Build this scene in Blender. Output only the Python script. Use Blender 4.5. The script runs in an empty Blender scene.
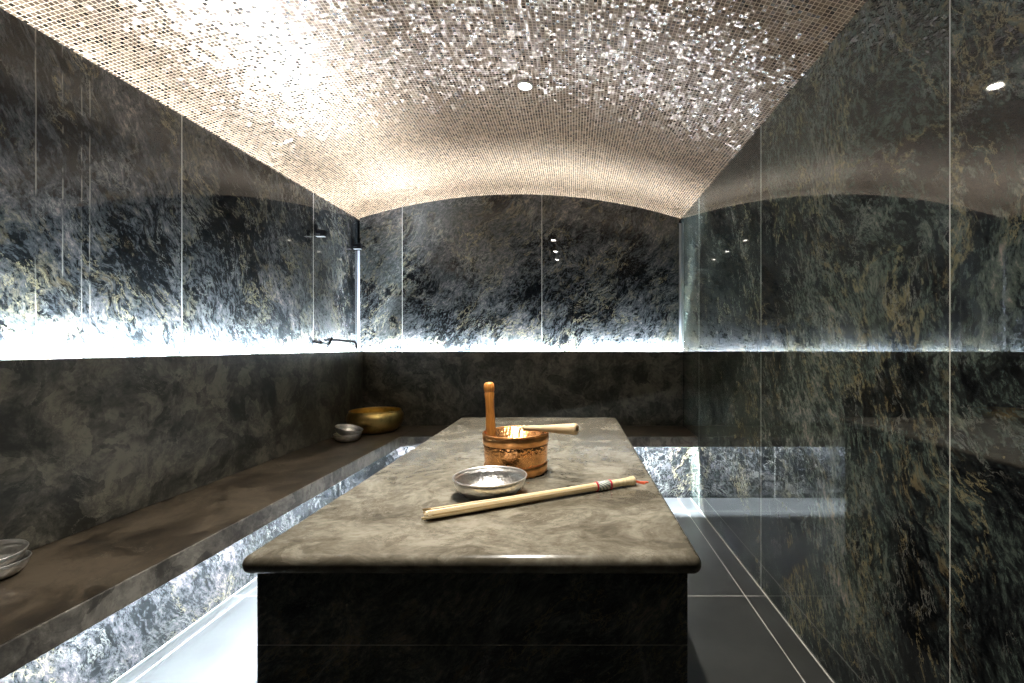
import bpy, bmesh, math, random
from mathutils import Vector, Matrix

random.seed(7)
S = bpy.context.scene
COL = S.collection
PI = math.pi

# ------------------------------------------------------------------ sizes (metres)
ZC = 1.22                       # eye height
XR, XL, YB, YF = 0.948, -1.885, 4.02, -1.5
SPRING, RISE = 2.335, 0.216     # vault springing line and rise
XM, HW = (XR + XL) / 2, (XR - XL) / 2
RV = (HW * HW + RISE * RISE) / (2 * RISE)
LEDGE = 1.177                   # top of the bench backs
ZB, ZL = 0.535, 0.458           # bench seat top, underside of its apron
XBR, YBR = -1.815, 3.97         # faces of the backs
XLIP, YLIP = -1.308, 3.49       # bench fronts
XBASE, YBASE = -1.671, 3.704    # recessed bases
ZS = 0.786                      # slab table top

# ------------------------------------------------------------------ node helpers
class G:
    def __init__(self, name):
        self.m = bpy.data.materials.new(name)
        self.m.use_nodes = True
        self.t = self.m.node_tree
        self.t.nodes.clear()
        self.out = self.t.nodes.new('ShaderNodeOutputMaterial')
    def n(self, kind, props=None, **ins):
        nd = self.t.nodes.new('ShaderNode' + kind)
        for k, v in (props or {}).items():
            setattr(nd, k, v)
        for k, v in ins.items():
            key = int(k[1:]) if k[0] == 'i' and k[1:].isdigit() else k.replace('_', ' ')
            self.put(nd.inputs[key], v)
        return nd
    def put(self, sock, v):
        if isinstance(v, bpy.types.NodeSocket):
            self.t.links.new(v, sock)
        elif isinstance(v, (tuple, list)) and len(v) == 3 and sock.type == 'RGBA':
            sock.default_value = (*v, 1)
        else:
            sock.default_value = v
    def math(self, op, a, b=0.0, c=0.0, clamp=False):
        nd = self.n('Math', {'operation': op, 'use_clamp': clamp}, i0=a, i1=b, i2=c)
        return nd.outputs[0]
    def vec(self, op, a, b=(0, 0, 0)):
        nd = self.n('VectorMath', {'operation': op}, i0=a, i1=b)
        return nd.outputs[0]
    def scale(self, a, s):
        nd = self.n('VectorMath', {'operation': 'SCALE'}, i0=a)
        self.put(nd.inputs['Scale'], s)
        return nd.outputs[0]
    def noise(self, v, scale, detail=4, rough=0.55, dist=0.0, col=False):
        nd = self.n('TexNoise', None, Vector=v, Scale=scale, Detail=detail, Roughness=rough, Distortion=dist)
        return nd.outputs['Color' if col else 'Fac']
    def ramp(self, f, stops, interp='LINEAR'):
        nd = self.n('ValToRGB', None, Fac=f)
        cr = nd.color_ramp
        cr.interpolation = interp
        while len(cr.elements) < len(stops):
            cr.elements.new(0.5)
        for e, (p, c) in zip(cr.elements, stops):
            e.position = p
            e.color = (*c, 1) if len(c) == 3 else c
        return nd.outputs['Color']
    def step(self, x, a, b):                     # smooth 0..1 between a and b
        nd = self.n('MapRange', {'interpolation_type': 'SMOOTHSTEP'}, Value=x)
        nd.inputs['From Min'].default_value = a
        nd.inputs['From Max'].default_value = b
        return nd.outputs['Result']
    def mix(self, f, a, b):
        nd = self.n('Mix', {'data_type': 'RGBA'})
        self.put(nd.inputs[0], f)
        self.put(nd.inputs[6], a)
        self.put(nd.inputs[7], b)
        return nd.outputs[2]
    def bsdf(self, **ins):
        nd = self.n('BsdfPrincipled', None, **ins)
        self.t.links.new(nd.outputs[0], self.out.inputs[0])
        return nd
    def pos(self):
        return self.n('NewGeometry').outputs['Position']
    def obj(self):
        return self.n('TexCoord').outputs['Object']
    def bump(self, h, strength, dist):
        return self.n('Bump', None, Strength=strength, Distance=dist, Height=h).outputs[0]
    def lines(self, coord, places, half):        # 1 on thin joints at the given coordinates
        tot = None
        for p in places:
            d = self.math('ABSOLUTE', self.math('SUBTRACT', coord, p))
            k = self.math('LESS_THAN', d, half)
            tot = k if tot is None else self.math('MAXIMUM', tot, k)
        return tot

def plain(name, col, rough=0.5, metal=0.0, ior=1.5):
    g = G(name)
    v = g.noise(g.obj(), 30, 3)
    c = g.mix(g.math('MULTIPLY', v, 0.35), col, tuple(x * 0.6 for x in col))
    g.bsdf(Base_Color=c, Roughness=rough, Metallic=metal, IOR=ior)
    return g.m

def emitter(name, col, strength):
    g = G(name)
    e = g.n('Emission', None, Color=col, Strength=strength)
    g.t.links.new(e.outputs[0], g.out.inputs[0])
    return g.m

JOINT = (0.42, 0.41, 0.36)

def marble(name, tilt, joints=(), axis='Y', zjoints=(), shift=0.0, dark=1.0, green=1.0, gold=1.0, rough=0.025,
           jhalf=0.0018, streaks=(), big=1.0, ior=1.5):
    """dark green-black polished marble, big slabs with pale joints"""
    g = G(name)
    P = g.pos()
    sep = g.n('SeparateXYZ', None, Vector=P)
    c = sep.outputs[axis]
    # every slab is cut from its own piece of stone
    idx = None
    for j in sorted(joints):
        k = g.math('GREATER_THAN', c, j)
        idx = k if idx is None else g.math('ADD', idx, k)
    Q = P
    if idx is not None:
        sh = g.n('CombineXYZ', None, X=g.math('MULTIPLY', idx, 3.7), Y=g.math('MULTIPLY', idx, 5.3), Z=g.math('MULTIPLY', idx, 1.9)).outputs[0]
        Q = g.vec('ADD', P, sh)
    Q = g.vec('ADD', Q, (shift, shift * 1.7, shift * 0.6))
    w1 = g.scale(g.vec('SUBTRACT', g.noise(Q, 1.6 * big, 4, 0.55, col=True), (0.5, 0.5, 0.5)), 0.34)
    W = g.vec('ADD', Q, w1)
    M = g.n('Mapping', {'vector_type': 'TEXTURE'}, Vector=W, Rotation=tilt, Scale=(1.0, 1.0, 2.2)).outputs[0]
    body = g.noise(W, 1.9 * big, 6, 0.6)
    mid = g.noise(M, 14.0 * big, 9, 0.74)
    fine = g.noise(M, 70, 6, 0.78)
    f = g.math('ADD', g.math('ADD', g.math('MULTIPLY', body, 0.30), g.math('MULTIPLY', mid, 0.33)), g.math('MULTIPLY', fine, 0.37))
    k = dark
    gr = green
    base = g.ramp(f, [(0.43, (0.002 * k, 0.0023 * k, 0.0025 * k)),
                      (0.472, (0.007 * k, 0.0078 * k, 0.008 * k)),
                      (0.51, (0.021 * k, (0.023 + 0.003 * gr) * k, 0.024 * k)),
                      (0.56, (0.055 * k, (0.053 + 0.009 * gr) * k, 0.054 * k)),
                      (0.61, (0.155 * k, 0.125 * k, 0.108 * k))])
    # calm patches of green-grey with hard broken borders
    pn = g.math('ADD', g.math('MULTIPLY', g.noise(W, 1.25 * big, 6, 0.6), 0.8), g.math('MULTIPLY', mid, 0.2))
    patch = g.step(pn, 0.525, 0.565)
    calm = g.mix(g.step(fine, 0.40, 0.62), (0.018 * k, 0.022 * k, 0.019 * k), (0.052 * k, (0.050 + 0.010 * gr) * k, 0.051 * k))
    base = g.mix(g.math('MULTIPLY', patch, 0.62), base, calm)
    rim = g.math('SUBTRACT', 1.0, g.step(g.math('ABSOLUTE', g.math('SUBTRACT', pn, 0.545)), 0.002, 0.016))
    rim = g.math('MULTIPLY', rim, g.step(fine, 0.44, 0.58))
    base = g.mix(g.math('MULTIPLY', rim, 0.6 * gold), base, (0.15 * k ** 0.5, 0.122 * k ** 0.5, 0.058 * k ** 0.5))
    # rusty gold flecks gathered in zones
    zone = g.step(g.noise(W, 1.7 * big, 5, 0.6), 0.47, 0.63)
    scr = g.step(g.noise(M, 32, 9, 0.78), 0.53, 0.62)
    base = g.mix(g.math('MULTIPLY', g.math('MULTIPLY', zone, scr), 0.72 * gold), base, (0.150 * k ** 0.5, 0.118 * k ** 0.5, 0.062 * k ** 0.5))
    # thin broken veins
    r1 = g.math('ABSOLUTE', g.math('SUBTRACT', g.noise(M, 3.0 * big, 9, 0.70), 0.5))
    v1 = g.math('SUBTRACT', 1.0, g.step(r1, 0.0, 0.008))
    m1 = g.step(g.noise(W, 3.1, 5, 0.6), 0.49, 0.58)
    base = g.mix(g.math('MULTIPLY', g.math('MULTIPLY', v1, m1), 0.7), base, (0.22, 0.185, 0.10))
    r2 = g.math('ABSOLUTE', g.math('SUBTRACT', g.noise(M, 11.0, 8, 0.70), 0.5))
    v2 = g.math('SUBTRACT', 1.0, g.step(r2, 0.0, 0.016))
    m2 = g.step(g.noise(W, 5.2, 5, 0.6), 0.48, 0.60)
    base = g.mix(g.math('MULTIPLY', g.math('MULTIPLY', v2, m2), 0.55), base, (0.19, 0.19, 0.165))
    # pale mineral run marks
    if streaks:
        wob = g.math('MULTIPLY', g.math('SUBTRACT', g.noise(P, 3.0, 2), 0.5), 0.012)
        s = g.lines(g.math('ADD', c, wob), streaks, 0.0022)
        brk = g.step(g.noise(P, 9, 3), 0.42, 0.55)
        base = g.mix(g.math('MULTIPLY', g.math('MULTIPLY', s, brk), 0.35), base, (0.35, 0.33, 0.27))
    jm = g.lines(c, joints, jhalf) if joints else None
    if zjoints:
        jz = g.lines(sep.outputs['Z'], zjoints, jhalf)
        jm = jz if jm is None else g.math('MAXIMUM', jm, jz)
    rg = rough
    if jm is not None:
        base = g.mix(jm, base, JOINT)
        rg = g.math('ADD', g.math('MULTIPLY', jm, 0.5), rough)
    g.bsdf(Base_Color=base, Roughness=rg, IOR=ior)
    return g.m

def honed(name, c0, c1, c2, vein, rough, blot=0.6, tilt=(0, 0, 0.5), stretch=(1, 1, 1), ior=1.5, shift=0.0, breccia=0.13):
    """honed brown-grey limestone with dark blotches and pale fossils"""
    g = G(name)
    P = g.vec('ADD', g.pos(), (shift, shift, shift))
    w = g.scale(g.vec('SUBTRACT', g.noise(P, 2.2, 3, 0.5, col=True), (0.5, 0.5, 0.5)), 0.35)
    W = g.vec('ADD', P, w)
    M = g.n('Mapping', {'vector_type': 'TEXTURE'}, Vector=W, Rotation=tilt, Scale=stretch).outputs[0]
    a = g.noise(M, 5.5, 9, 0.64)
    b = g.noise(M, 38, 6, 0.72)
    f = g.math('ADD', g.math('MULTIPLY', a, 0.62), g.math('MULTIPLY', b, 0.38))
    br = g.n('TexVoronoi', {'feature': 'F1'}, Vector=g.vec('ADD', W, g.scale(g.noise(P, 19, 4, 0.6, col=True), 0.06)), Scale=11.0, Randomness=1.0)
    bv = g.n('SeparateColor', None, Color=br.outputs['Color']).outputs[0]
    f = g.math('ADD', f, g.math('MULTIPLY', g.math('SUBTRACT', bv, 0.5), breccia))
    base = g.ramp(f, [(0.40, c0), (0.5, c1), (0.60, c2)])
    # blotches
    vo = g.n('TexVoronoi', {'feature': 'SMOOTH_F1'}, Vector=W, Scale=7.5, Randomness=1.0)
    bl = g.math('SUBTRACT', 1.0, g.step(vo.outputs['Distance'], 0.18, 0.42))
    bm = g.step(g.noise(P, 3.0, 3), 0.48, 0.60)
    base = g.mix(g.math('MULTIPLY', g.math('MULTIPLY', bl, bm), blot), base, c0)
    r = g.math('ABSOLUTE', g.math('SUBTRACT', g.noise(M, 6.0, 9, 0.7), 0.5))
    v = g.math('SUBTRACT', 1.0, g.step(r, 0.0, 0.008))
    vm = g.step(g.noise(P, 3.6, 4), 0.50, 0.62)
    base = g.mix(g.math('MULTIPLY', g.math('MULTIPLY', v, vm), 0.5), base, vein)
    r2 = g.math('ABSOLUTE', g.math('SUBTRACT', g.noise(M, 4.1, 9, 0.72), 0.5))
    v2 = g.math('SUBTRACT', 1.0, g.step(r2, 0.0, 0.014))
    base = g.mix(g.math('MULTIPLY', v2, 0.45), base, c0)
    # dark round pebbles and tiny pale fossils
    pv = g.n('TexVoronoi', {'feature': 'F1'}, Vector=W, Scale=21.0, Randomness=1.0)
    pd = g.math('SUBTRACT', 1.0, g.step(g.math('ADD', pv.outputs['Distance'], g.math('MULTIPLY', b, 0.25)), 0.28, 0.40))
    pm = g.step(g.noise(P, 4.4, 3), 0.50, 0.60)
    base = g.mix(g.math('MULTIPLY', g.math('MULTIPLY', pd, pm), blot), base, tuple(x * 0.8 for x in c0))
    sp = g.step(g.noise(P, 46, 4, 0.65), 0.69, 0.74)
    spm = g.step(g.noise(P, 5.0, 3), 0.50, 0.64)
    base = g.mix(g.math('MULTIPLY', g.math('MULTIPLY', sp, spm), 0.6), base, vein)
    bp = g.bump(b, 0.08, 0.004)
    rr = g.math('ADD', g.math('MULTIPLY', b, 0.12), rough - 0.06)
    g.bsdf(Base_Color=base, Roughness=rr, IOR=ior, Normal=bp)
    return g.m

def floor_mat():
    g = G('grey porcelain floor')
    P = g.pos()
    s = g.n('SeparateXYZ', None, Vector=P)
    x, y = s.outputs['X'], s.outputs['Y']
    a = g.noise(P, 3.0, 8, 0.6)
    base = g.ramp(a, [(0.35, (0.022, 0.023, 0.022)), (0.65, (0.040, 0.042, 0.040))])
    jx = g.lines(x, (-1.602, -0.944, -0.337, 0.27, 0.842), 0.0022)
    jy = g.lines(y, (-1.26, -0.09, 1.08, 2.25, 3.41), 0.0024)
    j = g.math('MAXIMUM', jx, jy)
    edge = g.math('MAXIMUM', g.math('GREATER_THAN', x, XR - 0.006), g.math('LESS_THAN', x, XBASE + 0.004))
    j = g.math('MAXIMUM', j, edge)
    base = g.mix(j, base, (0.42, 0.41, 0.37))
    b = g.noise(P, 60, 4)
    rg = g.math('ADD', g.math('MULTIPLY', j, 0.4), 0.30)
    g.bsdf(Base_Color=base, Roughness=rg, IOR=1.5)
    return g.m

def mosaic_mat():
    g = G('bronze glass mosaic')
    uv = g.n('UVMap').outputs[0]
    q = g.scale(uv, 1 / 0.0163)
    cell = g.vec('FLOOR', q)
    fr = g.n('SeparateXYZ', None, Vector=g.vec('FRACTION', q))
    ex = g.math('MINIMUM', fr.outputs['X'], g.math('SUBTRACT', 1.0, fr.outputs['X']))
    ey = g.math('MINIMUM', fr.outputs['Y'], g.math('SUBTRACT', 1.0, fr.outputs['Y']))
    grout = g.math('LESS_THAN', g.math('MINIMUM', ex, ey), 0.085)
    wn = g.n('TexWhiteNoise', {'noise_dimensions': '3D'}, Vector=cell)
    rv, rc = wn.outputs['Value'], wn.outputs['Color']
    col = g.ramp(rv, [(0.0, (0.020, 0.012, 0.006)), (0.16, (0.062, 0.039, 0.021)), (0.5, (0.128, 0.083, 0.048)),
                      (0.85, (0.19, 0.127, 0.076)), (1.0, (0.30, 0.21, 0.135))])
    col = g.mix(grout, col, (0.42, 0.295, 0.185))
    N = g.n('NewGeometry').outputs['Normal']
    t = g.scale(g.vec('SUBTRACT', rc, (0.5, 0.5, 0.5)), 0.20)
    t = g.scale(t, g.math('SUBTRACT', 1.0, grout))
    nn = g.vec('NORMALIZE', g.vec('ADD', N, t))
    rg = g.math('ADD', g.math('MULTIPLY', grout, 0.5), 0.18)
    g.bsdf(Base_Color=col, Roughness=rg, IOR=1.62, Normal=nn, Metallic=g.math('MULTIPLY', g.math('SUBTRACT', 1.0, grout), 0.25))
    return g.m

def hammered(name, col, rough, scale, strength):
    g = G(name)
    o = g.obj()
    v = g.n('TexVoronoi', {'feature': 'SMOOTH_F1'}, Vector=o, Scale=scale)
    tone = g.noise(o, 22, 5)
    c = g.mix(g.math('MULTIPLY', g.step(tone, 0.45, 0.7), 0.5), col, tuple(x * 0.45 for x in col))
    g.bsdf(Base_Color=c, Metallic=1.0, Roughness=rough, Normal=g.bump(v.outputs['Distance'], strength, 0.004))
    return g.m

def wood(name, c0, c1, rough=0.4):
    g = G(name)
    o = g.obj()
    m = g.n('Mapping', {'vector_type': 'TEXTURE'}, Vector=o, Scale=(1, 1, 9)).outputs[0]
    f = g.noise(m, 190, 5, 0.6, 0.4)
    c = g.ramp(f, [(0.35, c0), (0.65, c1)])
    g.bsdf(Base_Color=c, Roughness=rough, Normal=g.bump(f, 0.1, 0.002))
    return g.m

# ------------------------------------------------------------------ materials
LJ, RJ, BJ = (2.217, 3.34), (0.0, 1.157, 2.32, 3.46), (-1.492, -0.272)
M_LEFT = marble('dark marble left', (0.5, 0, 0), (-0.05, 1.08) + LJ, 'Y', shift=2.3, dark=1.15, green=0.2, gold=0.55,
                streaks=(1.615, 1.70, 1.765, 1.795))
M_RIGHT = marble('dark marble right', (-0.5, 0, 0), RJ, 'Y', shift=7.1, dark=1.4, green=1.5, gold=1.0, big=0.85, ior=1.7)
M_BACK = marble('dark marble back', (0, 0.75, 0), BJ, 'X', shift=4.4, dark=1.15, green=0.2, gold=0.55)
M_FRONT = marble('dark marble front', (0, 0.6, 0), (-0.3,), 'X', shift=11.0)
M_BASEL = marble('dark marble bench base left', (0.5, 0, 0), (1.0, 3.3), 'Y', shift=14.0, dark=1.1, green=0.0, gold=0.08, rough=0.06)
M_BASEB = marble('dark marble bench base back', (0, 0.7, 0), (-0.9, 0.27), 'X', shift=17.0, dark=0.5, green=0.0, gold=0.1, rough=0.06)
M_TBASE = marble('dark marble table base', (0, 0.75, 0.2), (), 'X', zjoints=(0.589,), shift=21.0, dark=1.7, green=1.0, gold=0.5, rough=0.08, jhalf=0.0009)
M_SEAT = honed('honed brown stone seat', (0.018, 0.014, 0.0095), (0.050, 0.039, 0.026), (0.10, 0.080, 0.056), (0.33, 0.30, 0.23), 0.36,
               blot=0.35, tilt=(0, 0, 0.35), stretch=(1, 1.8, 1), shift=3.0, breccia=0.09)
M_BACKREST = honed('honed grey stone back', (0.017, 0.0172, 0.0142), (0.060, 0.059, 0.048), (0.135, 0.126, 0.100), (0.28, 0.27, 0.22), 0.34,
                   blot=0.7, shift=9.0)
M_EDGE_LIT = honed('grey stone edge with bounce light', (0.05, 0.047, 0.042), (0.13, 0.122, 0.108), (0.24, 0.23, 0.20), (0.36, 0.34, 0.28), 0.36,
                blot=0.4, shift=13.0)  # made paler: light bounced off the slab is in the colour
M_SLAB = honed('honed taupe stone slab', (0.085, 0.074, 0.053), (0.165, 0.149, 0.112), (0.275, 0.253, 0.2), (0.37, 0.335, 0.26), 0.20,
               blot=0.35, tilt=(0, 0, 1.2), stretch=(1, 1.4, 1), shift=5.0, breccia=0.07)
M_FLOOR = floor_mat()
M_MOSAIC = mosaic_mat()
M_COVE = emitter('cove led', (0.71, 0.84, 1.0), 5700.0)
M_CEILFILL = emitter('added ceiling fill', (0.86, 0.91, 1.0), 400.0)
M_UNDER = emitter('under bench led', (0.76, 0.87, 1.0), 1650.0)
M_UNDER2 = emitter('far bench led', (0.78, 0.875, 1.0), 4700.0)
M_BASEFILL = emitter('added base fill', (0.80, 0.885, 1.0), 650.0)
M_REFLECTOR = plain('pale corner reflector', (0.36, 0.37, 0.38), 0.6)
M_LENS = emitter('downlight lens', (1.0, 0.93, 0.80), 350.0)
M_COPPER = hammered('hammered copper', (0.86, 0.43, 0.17), 0.25, 120, 0.5)
M_BAND = hammered('copper band', (0.82, 0.40, 0.15), 0.30, 110, 0.25)
M_SILVER = hammered('hammered tin', (0.80, 0.79, 0.76), 0.30, 150, 0.4)
M_RIM = plain('polished tin rim', (0.90, 0.89, 0.87), 0.34, 0.9)
M_BRASS = hammered('aged brass', (0.64, 0.47, 0.17), 0.36, 40, 0.06)
M_WOOD = wood('orange varnished wood', (0.47, 0.17, 0.03), (0.70, 0.30, 0.07), 0.32)
M_PALE = wood('pale wood', (0.55, 0.38, 0.21), (0.74, 0.57, 0.36), 0.45)
M_BAMBOO = wood('bamboo', (0.62, 0.47, 0.25), (0.80, 0.68, 0.44), 0.42)
def splint_mat():
    g = G('split bamboo')
    rnd = g.n('ObjectInfo').outputs['Random']
    c = g.ramp(rnd, [(0.0, (0.50, 0.35, 0.16)), (0.45, (0.70, 0.55, 0.31)), (1.0, (0.82, 0.71, 0.48))])
    f = g.noise(g.obj(), 60, 3)
    c = g.mix(g.math('MULTIPLY', f, 0.3), c, (0.45, 0.32, 0.16))
    g.bsdf(Base_Color=c, Roughness=0.45)
    return g.m
M_SPLINT = splint_mat()
M_RED = plain('red thread', (0.55, 0.02, 0.05), 0.6)
M_CORD = plain('orange red cord', (0.62, 0.09, 0.03), 0.6)
M_BLACK = plain('black metal', (0.0025, 0.0025, 0.003), 0.4, 0.0, 1.2)
M_DARKHOLE = plain('dark end grain', (0.10, 0.055, 0.03), 0.6)

def sleeve_mat():
    g = G('patterned grip sleeve')
    o = g.obj()
    w = g.n('TexWave', {'wave_type': 'BANDS', 'bands_direction': 'DIAGONAL'}, Vector=o, Scale=55, Distortion=2.0, Detail=1)
    c = g.ramp(w.outputs['Fac'], [(0.40, (0.16, 0.24, 0.20)), (0.55, (0.66, 0.66, 0.60))])
    g.bsdf(Base_Color=c, Roughness=0.5)
    return g.m
M_SLEEVE = sleeve_mat()

# ------------------------------------------------------------------ mesh helpers
def link(name, bm, mat, parent=None, smooth=False, loc=None):
    me = bpy.data.meshes.new(name)
    bmesh.ops.recalc_face_normals(bm, faces=bm.faces)
    bm.to_mesh(me)
    bm.free()
    if smooth:
        for p in me.polygons:
            p.use_smooth = True
    me.materials.append(mat)
    o = bpy.data.objects.new(name, me)
    COL.objects.link(o)
    if parent:
        o.parent = parent
    if loc:
        o.location = loc
    return o

def structure(o):
    o['kind'] = 'structure'
    return o

def thing(name, label, cat, loc=(0, 0, 0), rot=(0, 0, 0), group=None):
    o = bpy.data.objects.new(name, None)
    o.empty_display_size = 0.05
    COL.objects.link(o)
    o.location = loc
    o.rotation_euler = rot
    o['label'] = label
    o['category'] = cat
    if group:
        o['group'] = group
    return o

def box(bm, lo, hi):
    r = bmesh.ops.create_cube(bm, size=1.0)
    for v in r['verts']:
        v.co = Vector([lo[i] + (hi[i] - lo[i]) * (v.co[i] + 0.5) for i in range(3)])
    return r['verts']

def bbox(lo, hi, bev=0.0, seg=2):
    bm = bmesh.new()
    box(bm, lo, hi)
    if bev:
        bmesh.ops.bevel(bm, geom=bm.edges[:], offset=bev, segments=seg, affect='EDGES', profile=0.5)
    return bm

def lathe(prof, seg=64, bm=None):
    """closed outline (r, z) turned about z; r = 0 points become poles"""
    bm = bm or bmesh.new()
    rings = []
    for r, z in prof:
        if r < 1e-6:
            rings.append([bm.verts.new((0, 0, z))])
        else:
            rings.append([bm.verts.new((r * math.cos(2 * PI * k / seg), r * math.sin(2 * PI * k / seg), z)) for k in range(seg)])
    n = len(rings)
    for a in range(n):
        A, B = rings[a], rings[(a + 1) % n]
        if len(A) == 1 and len(B) == 1:
            continue
        for k in range(seg):
            k2 = (k + 1) % seg
            if len(A) == 1:
                bm.faces.new((A[0], B[k], B[k2]))
            elif len(B) == 1:
                bm.faces.new((A[k], B[0], A[k2]))
            else:
                bm.faces.new((A[k], B[k], B[k2], A[k2]))
    return bm

def tube(bm, pts, rad, seg=12, flat=1.0):
    pts = [Vector(p) for p in pts]
    rads = rad if isinstance(rad, (list, tuple)) else [rad] * len(pts)
    up = Vector((0, 0, 1))
    rings = []
    for i, p in enumerate(pts):
        d = (pts[min(i + 1, len(pts) - 1)] - pts[max(i - 1, 0)]).normalized()
        u = up if abs(d.z) < 0.95 else Vector((0, 1, 0))
        s = d.cross(u).normalized()
        t = s.cross(d).normalized()
        rings.append([bm.verts.new(p + (s * math.cos(2 * PI * k / seg) + t * math.sin(2 * PI * k / seg) * flat) * rads[i]) for k in range(seg)])
    for A, B in zip(rings, rings[1:]):
        for k in range(seg):
            bm.faces.new((A[k], A[(k + 1) % seg], B[(k + 1) % seg], B[k]))
    bm.faces.new(rings[0][::-1])
    bm.faces.new(rings[-1])
    return bm

def smoothpath(pts, n=6):
    """Catmull-Rom through the points"""
    P = [Vector(p) for p in pts]
    P = [P[0] * 2 - P[1]] + P + [P[-1] * 2 - P[-2]]
    out = []
    for i in range(1, len(P) - 2):
        for k in range(n):
            t = k / n
            a, b, c, d = P[i - 1], P[i], P[i + 1], P[i + 2]
            out.append(0.5 * ((2 * b) + (c - a) * t + (2 * a - 5 * b + 4 * c - d) * t * t + (3 * b - a - 3 * c + d) * t ** 3))
    out.append(P[-2])
    return out

# ------------------------------------------------------------------ the room
structure(link('floor', bbox((XL - 0.15, YF - 0.15, -0.12), (XR + 0.15, YB + 0.15, 0.0)), M_FLOOR))
structure(link('wall_left', bbox((XL - 0.12, YF, 0.0), (XL, YB + 0.12, 2.42)), M_LEFT))
structure(link('wall_right', bbox((XR, YF, 0.0), (XR + 0.12, YB + 0.12, 2.42)), M_RIGHT))
SLOT = 0.022
structure(link('wall_back', bbox((XL + SLOT, YB, 0.0), (XR - SLOT, YB + 0.10, 2.62)), M_BACK))
structure(link('wall_front', bbox((XL, YF - 0.12, 0.0), (XR, YF, 2.62)), M_FRONT))

def vault():
    bm = bmesh.new()
    uvl = bm.loops.layers.uv.new('UVMap')
    cz = SPRING + RISE - RV
    half = math.asin((HW + 0.06) / RV)
    n = 96
    ys = (YF - 0.1, YB + 0.1)
    inner, outer = [], []
    for i in range(n + 1):
        a = -half + 2 * half * i / n
        for lst, r in ((inner, RV), (outer, RV + 0.12)):
            lst.append([bm.verts.new((XM + r * math.sin(a), y, cz + r * math.cos(a))) for y in ys])
    uv = {}
    for i in range(n):
        f = bm.faces.new((inner[i][0], inner[i][1], inner[i + 1][1], inner[i + 1][0]))
        a0, a1 = -half + 2 * half * i / n, -half + 2 * half * (i + 1) / n
        for lp, (a, y) in zip(f.loops, ((a0, ys[0]), (a0, ys[1]), (a1, ys[1]), (a1, ys[0]))):
            lp[uvl].uv = (a * RV + 10, y + 10)
        bm.faces.new((outer[i][1], outer[i][0], outer[i + 1][0], outer[i + 1][1]))
        for e in (0, 1):
            bm.faces.new((inner[i][e], inner[i + 1][e], outer[i + 1][e], outer[i][e]))
    for i in (0, n):
        bm.faces.new((inner[i][0], outer[i][0], outer[i][1], inner[i][1]))
    o = link('ceiling', bm, M_MOSAIC, smooth=False)
    for p in o.data.polygons:
        p.use_smooth = True
    o.data.set_sharp_from_angle(angle=math.radians(40))
    return structure(o)
vault()

# ------------------------------------------------------------------ benches
def strip(a, b_, axis, tilt=7):
    TILT = math.radians(tilt)
    """flat led tape, its face turned up and towards the wall"""
    bm = bmesh.new()
    n = Vector((-math.cos(TILT), 0, math.sin(TILT)))
    u = Vector((math.sin(TILT), 0, math.cos(TILT)))
    vs = []
    for y in (a, b_):
        vs.append([bm.verts.new(u * i * 0.005 + n * j * 0.0006 + Vector((0, y, 0))) for i, j in ((-1, -1), (1, -1), (1, 1), (-1, 1))])
    for k in range(4):
        bm.faces.new((vs[0][k], vs[0][(k + 1) % 4], vs[1][(k + 1) % 4], vs[1][k]))
    bm.faces.new(vs[0][::-1]); bm.faces.new(vs[1])
    if axis == 'X':
        for v in bm.verts:
            v.co = Vector((v.co.y, -v.co.x, v.co.z))
    return bm
BL = b = thing('stone_bench', 'long dark stone bench with tall backrest along the left wall, lit white underneath', 'bench', (0, 0, 0))
link('seat', bbox((XBR - 0.055, YF + 0.004, ZB - 0.018), (XLIP - 0.0085, YB - 0.004, ZB), 0.0005), M_SEAT, b)
link('front_edge', bbox((XLIP - 0.008, YF + 0.004, ZL), (XLIP, YLIP - 0.0005, ZB), 0.0025), M_EDGE_LIT, b)
link('base', bbox((XL + 0.004, YF + 0.004, 0.002), (XBASE, YB - 0.004, ZB - 0.02)), M_BASEL, b)
link('backrest', bbox((XBR - 0.012, YF + 0.004, ZB + 0.001), (XBR, YB - 0.004, LEDGE), 0.003), M_BACKREST, b)
o = link('led_strip', bbox((XLIP - 0.034, 1.1, ZB - 0.0235), (XLIP - 0.0225, YLIP - 0.02, ZB - 0.0195)), M_UNDER, b)
o['label'] = 'white light strip hidden behind the front edge'
o = link('led_strip', strip(0.5, YB - 0.06, 'Y'), M_COVE, b, False, (XBR - 0.020, 0, 1.160))
o['label'] = 'white light strip hidden behind the backrest'

BB = b = thing('stone_bench', 'dark stone bench with tall backrest across the far end wall, behind the table', 'bench', (0, 0, 0))
X0, X1 = XLIP + 0.001, XR - 0.0006
link('seat', bbox((X0 - 0.008, YLIP + 0.0085, ZB - 0.018), (X1, YB - 0.004, ZB), 0.002), M_SEAT, b)
link('front_edge', bbox((X0 - 0.008, YLIP, ZL), (X1, YLIP + 0.008, ZB), 0.0025), M_EDGE_LIT, b)
link('base', bbox((XBASE + 0.003, YBASE, 0.002), (X1, YB - 0.004, ZB - 0.02)), M_BASEB, b)
link('backrest', bbox((XBR + 0.001, YBR, ZB + 0.001), (X1, YBR + 0.012, LEDGE), 0.003), M_BACKREST, b)
o = link('led_strip', bbox((XLIP - 0.01, YLIP + 0.0225, ZB - 0.0235), (X1 - 0.03, YLIP + 0.034, ZB - 0.0195)), M_UNDER2, b)
o['label'] = 'white light strip hidden behind the front edge'
o = link('led_strip', strip(XBR + 0.02, X1 - 0.005, 'X'), M_COVE, b, False, (0, YBR + 0.020, 1.160))
o['label'] = 'white light strip hidden behind the backrest'

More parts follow.
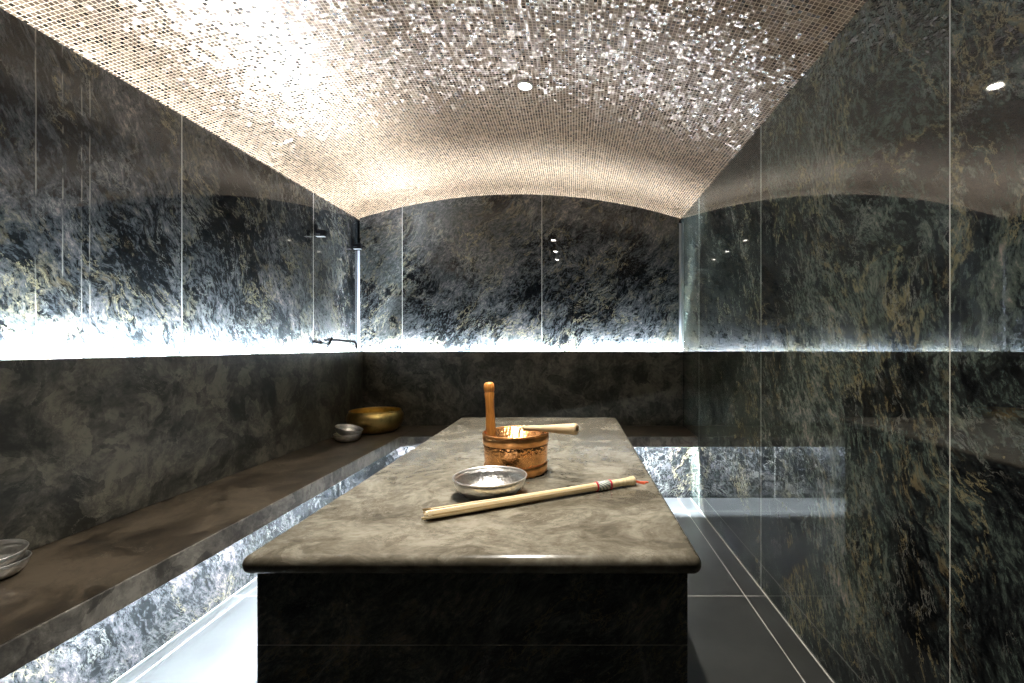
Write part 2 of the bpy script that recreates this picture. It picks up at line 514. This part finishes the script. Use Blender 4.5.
# added fill tape on the wall side of each gap, brightening the vault
o = link('led_strip', strip(0.5, YB - 0.06, 'Y', 114), M_CEILFILL, BL, False, (XL + 0.008, 0, LEDGE - 0.0045))
o['label'] = 'added fill strip turned up to the ceiling'
o = link('led_strip', strip(XBR + 0.02, X1 - 0.005, 'X', 118), M_CEILFILL, BB, False, (0, YB - 0.008, LEDGE - 0.0045))
o['label'] = 'added fill strip turned up to the ceiling'
# an added tape whitens the top of the left base, turned from the room
def wash(a, b_, axis):
    bm = bmesh.new()
    n = Vector((-0.6, 0, -0.8)); u = Vector((0.8, 0, -0.6))
    vs = [[bm.verts.new(u * i * 0.005 + n * j * 0.0006 + Vector((0, y, 0))) for i, j in ((-1, -1), (1, -1), (1, 1), (-1, 1))] for y in (a, b_)]
    for k in range(4):
        bm.faces.new((vs[0][k], vs[0][(k + 1) % 4], vs[1][(k + 1) % 4], vs[1][k]))
    bm.faces.new(vs[0][::-1]); bm.faces.new(vs[1])
    if axis == 'X':
        for v in bm.verts:
            v.co = Vector((v.co.y, -v.co.x, v.co.z))
    return bm
o = link('led_strip', wash(1.1, YB - 0.35, 'Y'), M_BASEFILL, BL, False, (XBASE + 0.05, 0, ZB - 0.13))
o['label'] = 'added fill strip washing down the base'

# added pale reflectors in the far corner gaps, catching cove light as a glow
structure(link('corner_reflector_1', bbox((XR - SLOT + 0.0005, YB + 0.003, LEDGE - 0.02), (XR - 0.0005, YB + 0.02, 2.30), 0.001), M_REFLECTOR))
structure(link('corner_reflector_2', bbox((XL + 0.0005, YB + 0.003, LEDGE - 0.02), (XL + SLOT - 0.0005, YB + 0.02, 2.06), 0.001), M_REFLECTOR))

# ------------------------------------------------------------------ the slab table in the middle
t = thing('massage_table', 'big taupe stone slab table on a dark marble block in the middle of the floor', 'table', (-0.21, 1.88, 0))
def rel(bm, o):
    bmesh.ops.translate(bm, verts=bm.verts, vec=-Vector(o.location))
    return bm
link('table_top', rel(bbox((-0.689, 0.945, ZS - 0.04), (0.268, 2.83, ZS), 0.0185, 8), t), M_SLAB, t, smooth=True)
link('base', rel(bbox((-0.668, 0.972, 0.001), (0.2425, 2.797, ZS - 0.0402), 0.002), t), M_TBASE, t)

# ------------------------------------------------------------------ copper bucket
BX, BY = -0.1976, 1.595
bk = thing('copper_bucket', 'hammered copper bucket with one upright wooden handle, standing on the slab table', 'bucket', (BX, BY, ZS + 0.0006))
H = 0.136
link('body', lathe([(0, 0), (0.100, 0), (0.1055, 0.003), (0.1120, H - 0.002), (0.1105, H), (0.1085, H), (0.1020, 0.006), (0, 0.005)], 96), M_COPPER, bk, True)
def band(z0, z1, th):
    r = lambda z: 0.1057 + 0.0063 * z / H
    return lathe([(r(z0), z0), (r(z0) + th, z0 + 0.002), (r(z1) + th, z1 - 0.002), (r(z1), z1)], 96)
link('band', band(0.102, 0.1335, 0.0022), M_BAND, bk, True)
link('band', band(0.004, 0.036, 0.0020), M_BAND, bk, True)
link('rim', lathe([(0.1085, H - 0.001), (0.1085, H + 0.002), (0.111, H + 0.0035), (0.1148, H + 0.002), (0.1152, H - 0.002), (0.113, H - 0.003)], 96), M_BAND, bk, True)
hd = link('handle', lathe([(0, 0), (0.0125, 0), (0.0165, 0.010), (0.0175, 0.030), (0.0160, 0.070), (0.0148, 0.110), (0.0155, 0.140), (0.0175, 0.166),
                           (0.0165, 0.168), (0.0165, 0.171), (0.0180, 0.173), (0.0190, 0.185), (0.0180, 0.196), (0.0130, 0.203), (0, 0.205)], 32), M_WOOD, bk, True, (-0.0905, 0.028, 0.104))
hd.rotation_euler = (0, math.radians(-2.5), 0)
bm = bbox((-0.107, 0.018, 0.095), (-0.0795, 0.038, 0.112), 0.003)
link('handle_socket', bm, M_BAND, bk)

# ladle lying across the rim
E0, E1 = Vector((BX + 0.035, BY - 0.022, ZS + 0.1545)), Vector((0.0145, 1.497, ZS + 0.165))
L = (E1 - E0).length
d = (E1 - E0).normalized()
ld = thing('ladle', 'pale wooden handled ladle resting across the rim of the copper bucket', 'ladle', E0)
ld.rotation_euler = d.to_track_quat('Z', 'Y').to_euler()
link('handle', lathe([(0, 0), (0.0085, 0.001), (0.0095, 0.02), (0.0105, 0.06), (0.0130, 0.10), (0.0155, 0.130), (0.0178, L - 0.022), (0.0190, L - 0.012),
                      (0.0178, L - 0.004), (0.0130, L - 0.001), (0.0085, L), (0.0080, L - 0.003), (0, L - 0.004)], 32), M_PALE, ld, True)
link('hanging_hole', lathe([(0, L - 0.0038), (0.0072, L - 0.0030), (0.0072, L - 0.0022), (0, L - 0.0018)], 20), M_DARKHOLE, ld, True)
inv = ld.rotation_euler.to_matrix().inverted()
tip = inv @ (Vector((BX + 0.005, BY - 0.045, ZS + 0.062)) - E0)
bm = bmesh.new()
tube(bm, smoothpath([(0, 0, 0.004), (0, 0, -0.018), tip * 0.55 + Vector((0, 0, -0.012)), tip]), [0.0075] * 4 + [0.0045] * 15, 12)
link('shank', bm, M_PALE, ld, True)
cup = link('cup', lathe([(0, -0.03), (0.02, -0.027), (0.036, -0.012), (0.040, 0.006), (0.0415, 0.006), (0.038, -0.013), (0.021, -0.0285), (0, -0.0317)], 40), M_BAND, ld, True)
cup.location = tip
cup.rotation_euler = inv.to_euler()

# ------------------------------------------------------------------ tin bowls
def bowl_profile(R, h, th=0.0016):
    pr = [(0.0, 0.0), (0.30, 0.0), (0.52, 0.02), (0.72, 0.12), (0.86, 0.32), (0.945, 0.62), (0.985, 0.93)]
    out = [(R * a, h * b) for a, b in pr]
    inn = [(max(0.0, R * a - th * 1.3), h * b + th) for a, b in pr]
    inn[0] = (0.0, th)
    return out + inn[::-1]
def rim_profile(R, h):
    return [(R * 0.955, h * 0.93), (R * 0.985, h * 0.995), (R, h * 1.0), (R * 1.012, h * 0.97), (R * 1.0, h * 0.925), (R * 0.986, h * 0.91)]
def make_bowl(name, label, R, h, loc, rot=(0, 0, 0), group=None, body=M_SILVER, rim=M_RIM):
    o = thing(name, label, 'bowl', loc, rot, group)
    link('bowl_body', lathe(bowl_profile(R, h), 80), body, o, True)
    link('rim', lathe(rim_profile(R, h), 80), rim, o, True)
    return o
make_bowl('metal_bowl', 'shallow silver metal bowl on the slab table in front of the copper bucket', 0.107, 0.056, (-0.243, 1.350, ZS + 0.0005))
make_bowl('metal_bowl', 'hammered silver bowl at the left photo edge, lower one of the stacked pair', 0.085, 0.050, (-1.722, 1.352, ZB + 0.0005), group='silver bowls at the near end of the left bench')
make_bowl('metal_bowl', 'hammered silver bowl at the left photo edge, upper one of the stacked pair', 0.085, 0.050, (-1.7225, 1.346, ZB + 0.0320),
          (math.radians(5), math.radians(2), 0.3), group='silver bowls at the near end of the left bench')
make_bowl('metal_bowl', 'small silver bowl beside the brass basin, lower one of the stacked pair', 0.094, 0.056, (-1.633, 3.335, ZB + 0.0005), group='silver bowls by the brass basin')
make_bowl('metal_bowl', 'small silver bowl beside the brass basin, tilted in the top of the stacked pair', 0.094, 0.056, (-1.634, 3.335, ZB + 0.0430),
          (0, math.radians(13), 0), group='silver bowls by the brass basin')

br = thing('brass_basin', 'large round brass basin on the bench in the far left corner', 'basin', (-1.588, 3.70, ZB + 0.0006))
R = 0.215
pr = [(0, 0), (0.115, 0), (0.150, 0.008), (0.190, 0.040), (0.211, 0.078), (R, 0.108), (0.212, 0.138), (0.200, 0.160), (0.193, 0.171)]
inn = [(0.189, 0.171), (0.196, 0.158), (0.208, 0.136), (0.211, 0.108), (0.207, 0.080), (0.186, 0.044), (0.148, 0.013), (0.113, 0.005), (0, 0.005)]
link('basin_body', lathe(pr + inn, 96), M_BRASS, br, True)
link('rim', lathe([(0.1885, 0.169), (0.1885, 0.174), (0.192, 0.1765), (0.1965, 0.174), (0.1965, 0.168)], 96), M_BRASS, br, True)

# ------------------------------------------------------------------ bamboo whisk
A, B = Vector((-0.3716, 1.147, ZS)), Vector((0.191, 1.440, ZS))
WL = (B - A).length
wk = thing('bamboo_whisk', 'long split bamboo bath whisk with red banded grip lying across the slab table', 'whisk', A, (0, 0, math.atan2(B.y - A.y, B.x - A.x)))
ax = 0.0148
def xlathe(prof, seg=32):                       # turned about the whisk's own x axis
    bm = lathe([(r, x) for x, r in prof], seg)
    bmesh.ops.rotate(bm, verts=bm.verts, cent=(0, 0, 0), matrix=Matrix.Rotation(PI / 2, 3, 'Y'))
    bmesh.ops.translate(bm, verts=bm.verts, vec=(0, 0, ax))
    return bm
x0, x1 = WL * 0.785, WL * 0.868
link('grip', xlathe([(x0 - 0.06, 0.0), (x0 - 0.06, 0.0085), (x0 - 0.01, 0.0118), (x1, 0.0118), (x1 + 0.03, 0.0112), (WL - 0.025, 0.0122), (WL - 0.010, 0.0142), (WL - 0.003, 0.0142), (WL, 0.0118), (WL, 0.0)]), M_BAMBOO, wk, True)
o = link('sleeve', xlathe([(x0 + 0.004, 0.0119), (x0 + 0.004, 0.0135), (x1 - 0.006, 0.0135), (x1 - 0.006, 0.0119)]), M_SLEEVE, wk, True)
o['label'] = 'grey green patterned sleeve'
for xx, w in ((x0, 0.0045), (x1 - 0.006, 0.006)):
    o = link('band', xlathe([(xx - w / 2, 0.0119), (xx - w / 2, 0.0142), (xx + w / 2, 0.0142), (xx + w / 2, 0.0119)]), M_RED, wk, True)
    o['label'] = 'red band'
bm = bmesh.new()
loop = smoothpath([(WL - 0.002, 0.001, ax + 0.002), (WL + 0.012, 0.008, 0.010), (WL + 0.030, 0.008, 0.004), (WL + 0.041, 0.0, 0.003), (WL + 0.030, -0.010, 0.003), (WL + 0.012, -0.006, 0.008), (WL - 0.002, -0.001, ax - 0.002)], 6)
tube(bm, loop, 0.0019, 8)
o = link('cord_loop', bm, M_CORD, wk, True)
o['label'] = 'orange red hanging loop'
bm = bmesh.new()
tube(bm, smoothpath([(WL + 0.026, 0.007, 0.0042), (WL + 0.034, 0.004, 0.0040), (WL + 0.045, -0.002, 0.0034), (WL + 0.052, -0.004, 0.0030)], 4), 0.0026, 8)
link('cord_knot', bm, M_CORD, wk, True)
# the splints: one narrow strip, copied
SLN = x0 + 0.006
bm = bmesh.new()
nseg = 10
rows = []
for i in range(nseg + 1):
    u = i / nseg
    x = -SLN * u
    wv, hv = 0.0021, 0.0009
    z = 0.0006 * math.sin(u * 5)
    rows.append([bm.verts.new((x, sy * wv, z + sz * hv)) for sy, sz in ((-1, -1), (1, -1), (0.7, 1), (-0.7, 1))])
for a_, b_ in zip(rows, rows[1:]):
    for k in range(4):
        bm.faces.new((a_[k], a_[(k + 1) % 4], b_[(k + 1) % 4], b_[k]))
bm.faces.new(rows[0]); bm.faces.new(rows[-1][::-1])
first = link('splint', bm, M_SPLINT, wk)
spots = []
for ring, cnt, rr in ((0, 6, 0.0035), (1, 13, 0.0072), (2, 20, 0.0107)):
    for k in range(cnt):
        spots.append((rr, 2 * PI * (k + 0.31 * ring) / cnt))
for i, (rr, an) in enumerate(spots):
    s = first if i == 0 else first.copy()
    if i:
        COL.objects.link(s)
        s.parent = wk
    cy, cz = rr * math.cos(an), rr * math.sin(an)
    ey, ez = cy * random.uniform(1.5, 2.1) + random.uniform(-0.0015, 0.0015), cz * random.uniform(0.95, 1.15)
    ez = max(ez, -0.0125)
    s.location = (SLN, cy, ax + cz)
    s.rotation_euler = (an + PI / 2, (ez - cz) / SLN, -(ey - cy) / SLN)
    s.rotation_mode = 'XYZ'
    k = random.uniform(0.96, 1.01)
    s.scale = (k, 1, 1)

# ------------------------------------------------------------------ tap and shower brackets on the left wall
fx = thing('wall_tap', 'slim black wall tap with a long spout in the far left corner', 'tap', (XL, 3.42, 1.245))
bm = lathe([(0, 0), (0.026, 0), (0.026, 0.006), (0.010, 0.009), (0.010, 0.055), (0, 0.055)], 24)
bmesh.ops.rotate(bm, verts=bm.verts, cent=(0, 0, 0), matrix=Matrix.Rotation(PI / 2, 3, 'Y'))
bmesh.ops.translate(bm, verts=bm.verts, vec=(0.001, -0.07, 0.0))
link('valve_body', bm, M_BLACK, fx, True)
bm = bmesh.new()
tube(bm, smoothpath([(0.045, -0.075, 0.012), (0.046, -0.02, -0.004), (0.047, 0.045, -0.012)]), 0.0085, 10)
link('mixer_bar', bm, M_BLACK, fx, True)
bm = bmesh.new()
tube(bm, [(0.045, 0.02, -0.030), (0.050, 0.05, 0.004), (0.056, 0.07, 0.040)], [0.008, 0.009, 0.011], 10)
link('lever', bm, M_BLACK, fx, True)
bm = bmesh.new()
tube(bm, smoothpath([(0.002, 0.085, 0.022), (0.08, 0.085, 0.020), (0.19, 0.085, 0.014), (0.222, 0.085, 0.006), (0.234, 0.085, -0.014), (0.236, 0.085, -0.040)], 5), 0.0098, 12)
link('spout', bm, M_BLACK, fx, True)

for y, z, lab in ((3.36, 2.055, 'small black shower bracket high on the left wall above the wall tap'),
                  (3.93, 2.085, 'small black shower bracket at the far left corner next to the back wall')):
    s = thing('shower_bracket', lab, 'shower', (XL, y, z))
    link('wall_plate', bbox((0.001, -0.020, -0.028), (0.009, 0.020, 0.060), 0.003), M_BLACK, s)
    link('arm', bbox((0.009, -0.011, -0.012), (0.066, 0.011, 0.012), 0.003), M_BLACK, s)
    link('nozzle', bbox((0.045, -0.017, -0.030), (0.078, 0.017, 0.014), 0.004), M_BLACK, s)
    o = link('nozzle_glint', bbox((0.012, -0.012, -0.034), (0.074, 0.012, -0.0305), 0.001), M_RIM, s)  # pale plate paints in the light glinting under the black bracket
    o['label'] = 'pale plate for the light reflected underneath'

# ------------------------------------------------------------------ downlights in the vault
cz = SPRING + RISE - RV
def vz(x):
    return cz + math.sqrt(RV * RV - (x - XM) ** 2)
labs = ['small round downlight glowing in the middle of the mosaic ceiling', 'round ceiling downlight just above the top photo edge, second from the far wall',
        'round ceiling downlight above the front end of the slab table']
for i, y in enumerate((2.33, 1.65, 1.06)):
    x = -0.243
    z = vz(x)
    s = thing('downlight', labs[i], 'lamp', (x, y, z - 0.010), group='downlights along the vault')
    link('trim_ring', lathe([(0.028, 0.004), (0.030, 0.0), (0.037, 0.0), (0.039, 0.004), (0.039, 0.012), (0.028, 0.012)], 32), M_RIM, s, True)
    link('lens', lathe([(0, 0.003), (0.0275, 0.003), (0.0275, 0.008), (0, 0.008)], 32), M_LENS, s)
    la = bpy.data.lights.new('downlight_beam', 'SPOT')
    la.energy = 128
    la.color = (1.0, 0.945, 0.87)
    la.spot_size = math.radians((84, 112, 118)[i])
    la.spot_blend = 0.7
    la.shadow_soft_size = 0.02
    lo = bpy.data.objects.new('downlight_beam', la)
    COL.objects.link(lo)
    lo.location = (x, y, z - 0.013)
    lo.rotation_euler = (0, 0, 0)

# ------------------------------------------------------------------ camera, world, view
cam = bpy.data.cameras.new('camera')
cam.sensor_width = 36
cam.lens = 460 / 1024 * 36
cam.shift_x = -(573 - 512) / 1024
cam.shift_y = (346.5 - 341.5) / 1024
cam.clip_start = 0.02
co = bpy.data.objects.new('camera', cam)
COL.objects.link(co)
co.location = (0, 0, ZC)
co.rotation_euler = (PI / 2, 0, 0)
S.camera = co
w = bpy.data.worlds.new('world')
S.world = w
w.use_nodes = True
w.node_tree.nodes['Background'].inputs[0].default_value = (0.5, 0.6, 0.7, 1)
w.node_tree.nodes['Background'].inputs[1].default_value = 0.0
S.view_settings.view_transform = 'Standard'
S.view_settings.look = 'None'
S.view_settings.gamma = 1
S.view_settings.use_curve_mapping = False
S.view_settings.exposure = 0.0
S.cycles.use_denoising = True
S.cycles.denoising_prefilter = 'NONE'
S.cycles.max_bounces = 10
S.cycles.diffuse_bounces = 5
S.cycles.glossy_bounces = 6
S.cycles.sample_clamp_indirect = 8
S.cycles.caustics_reflective = False
S.cycles.caustics_refractive = False
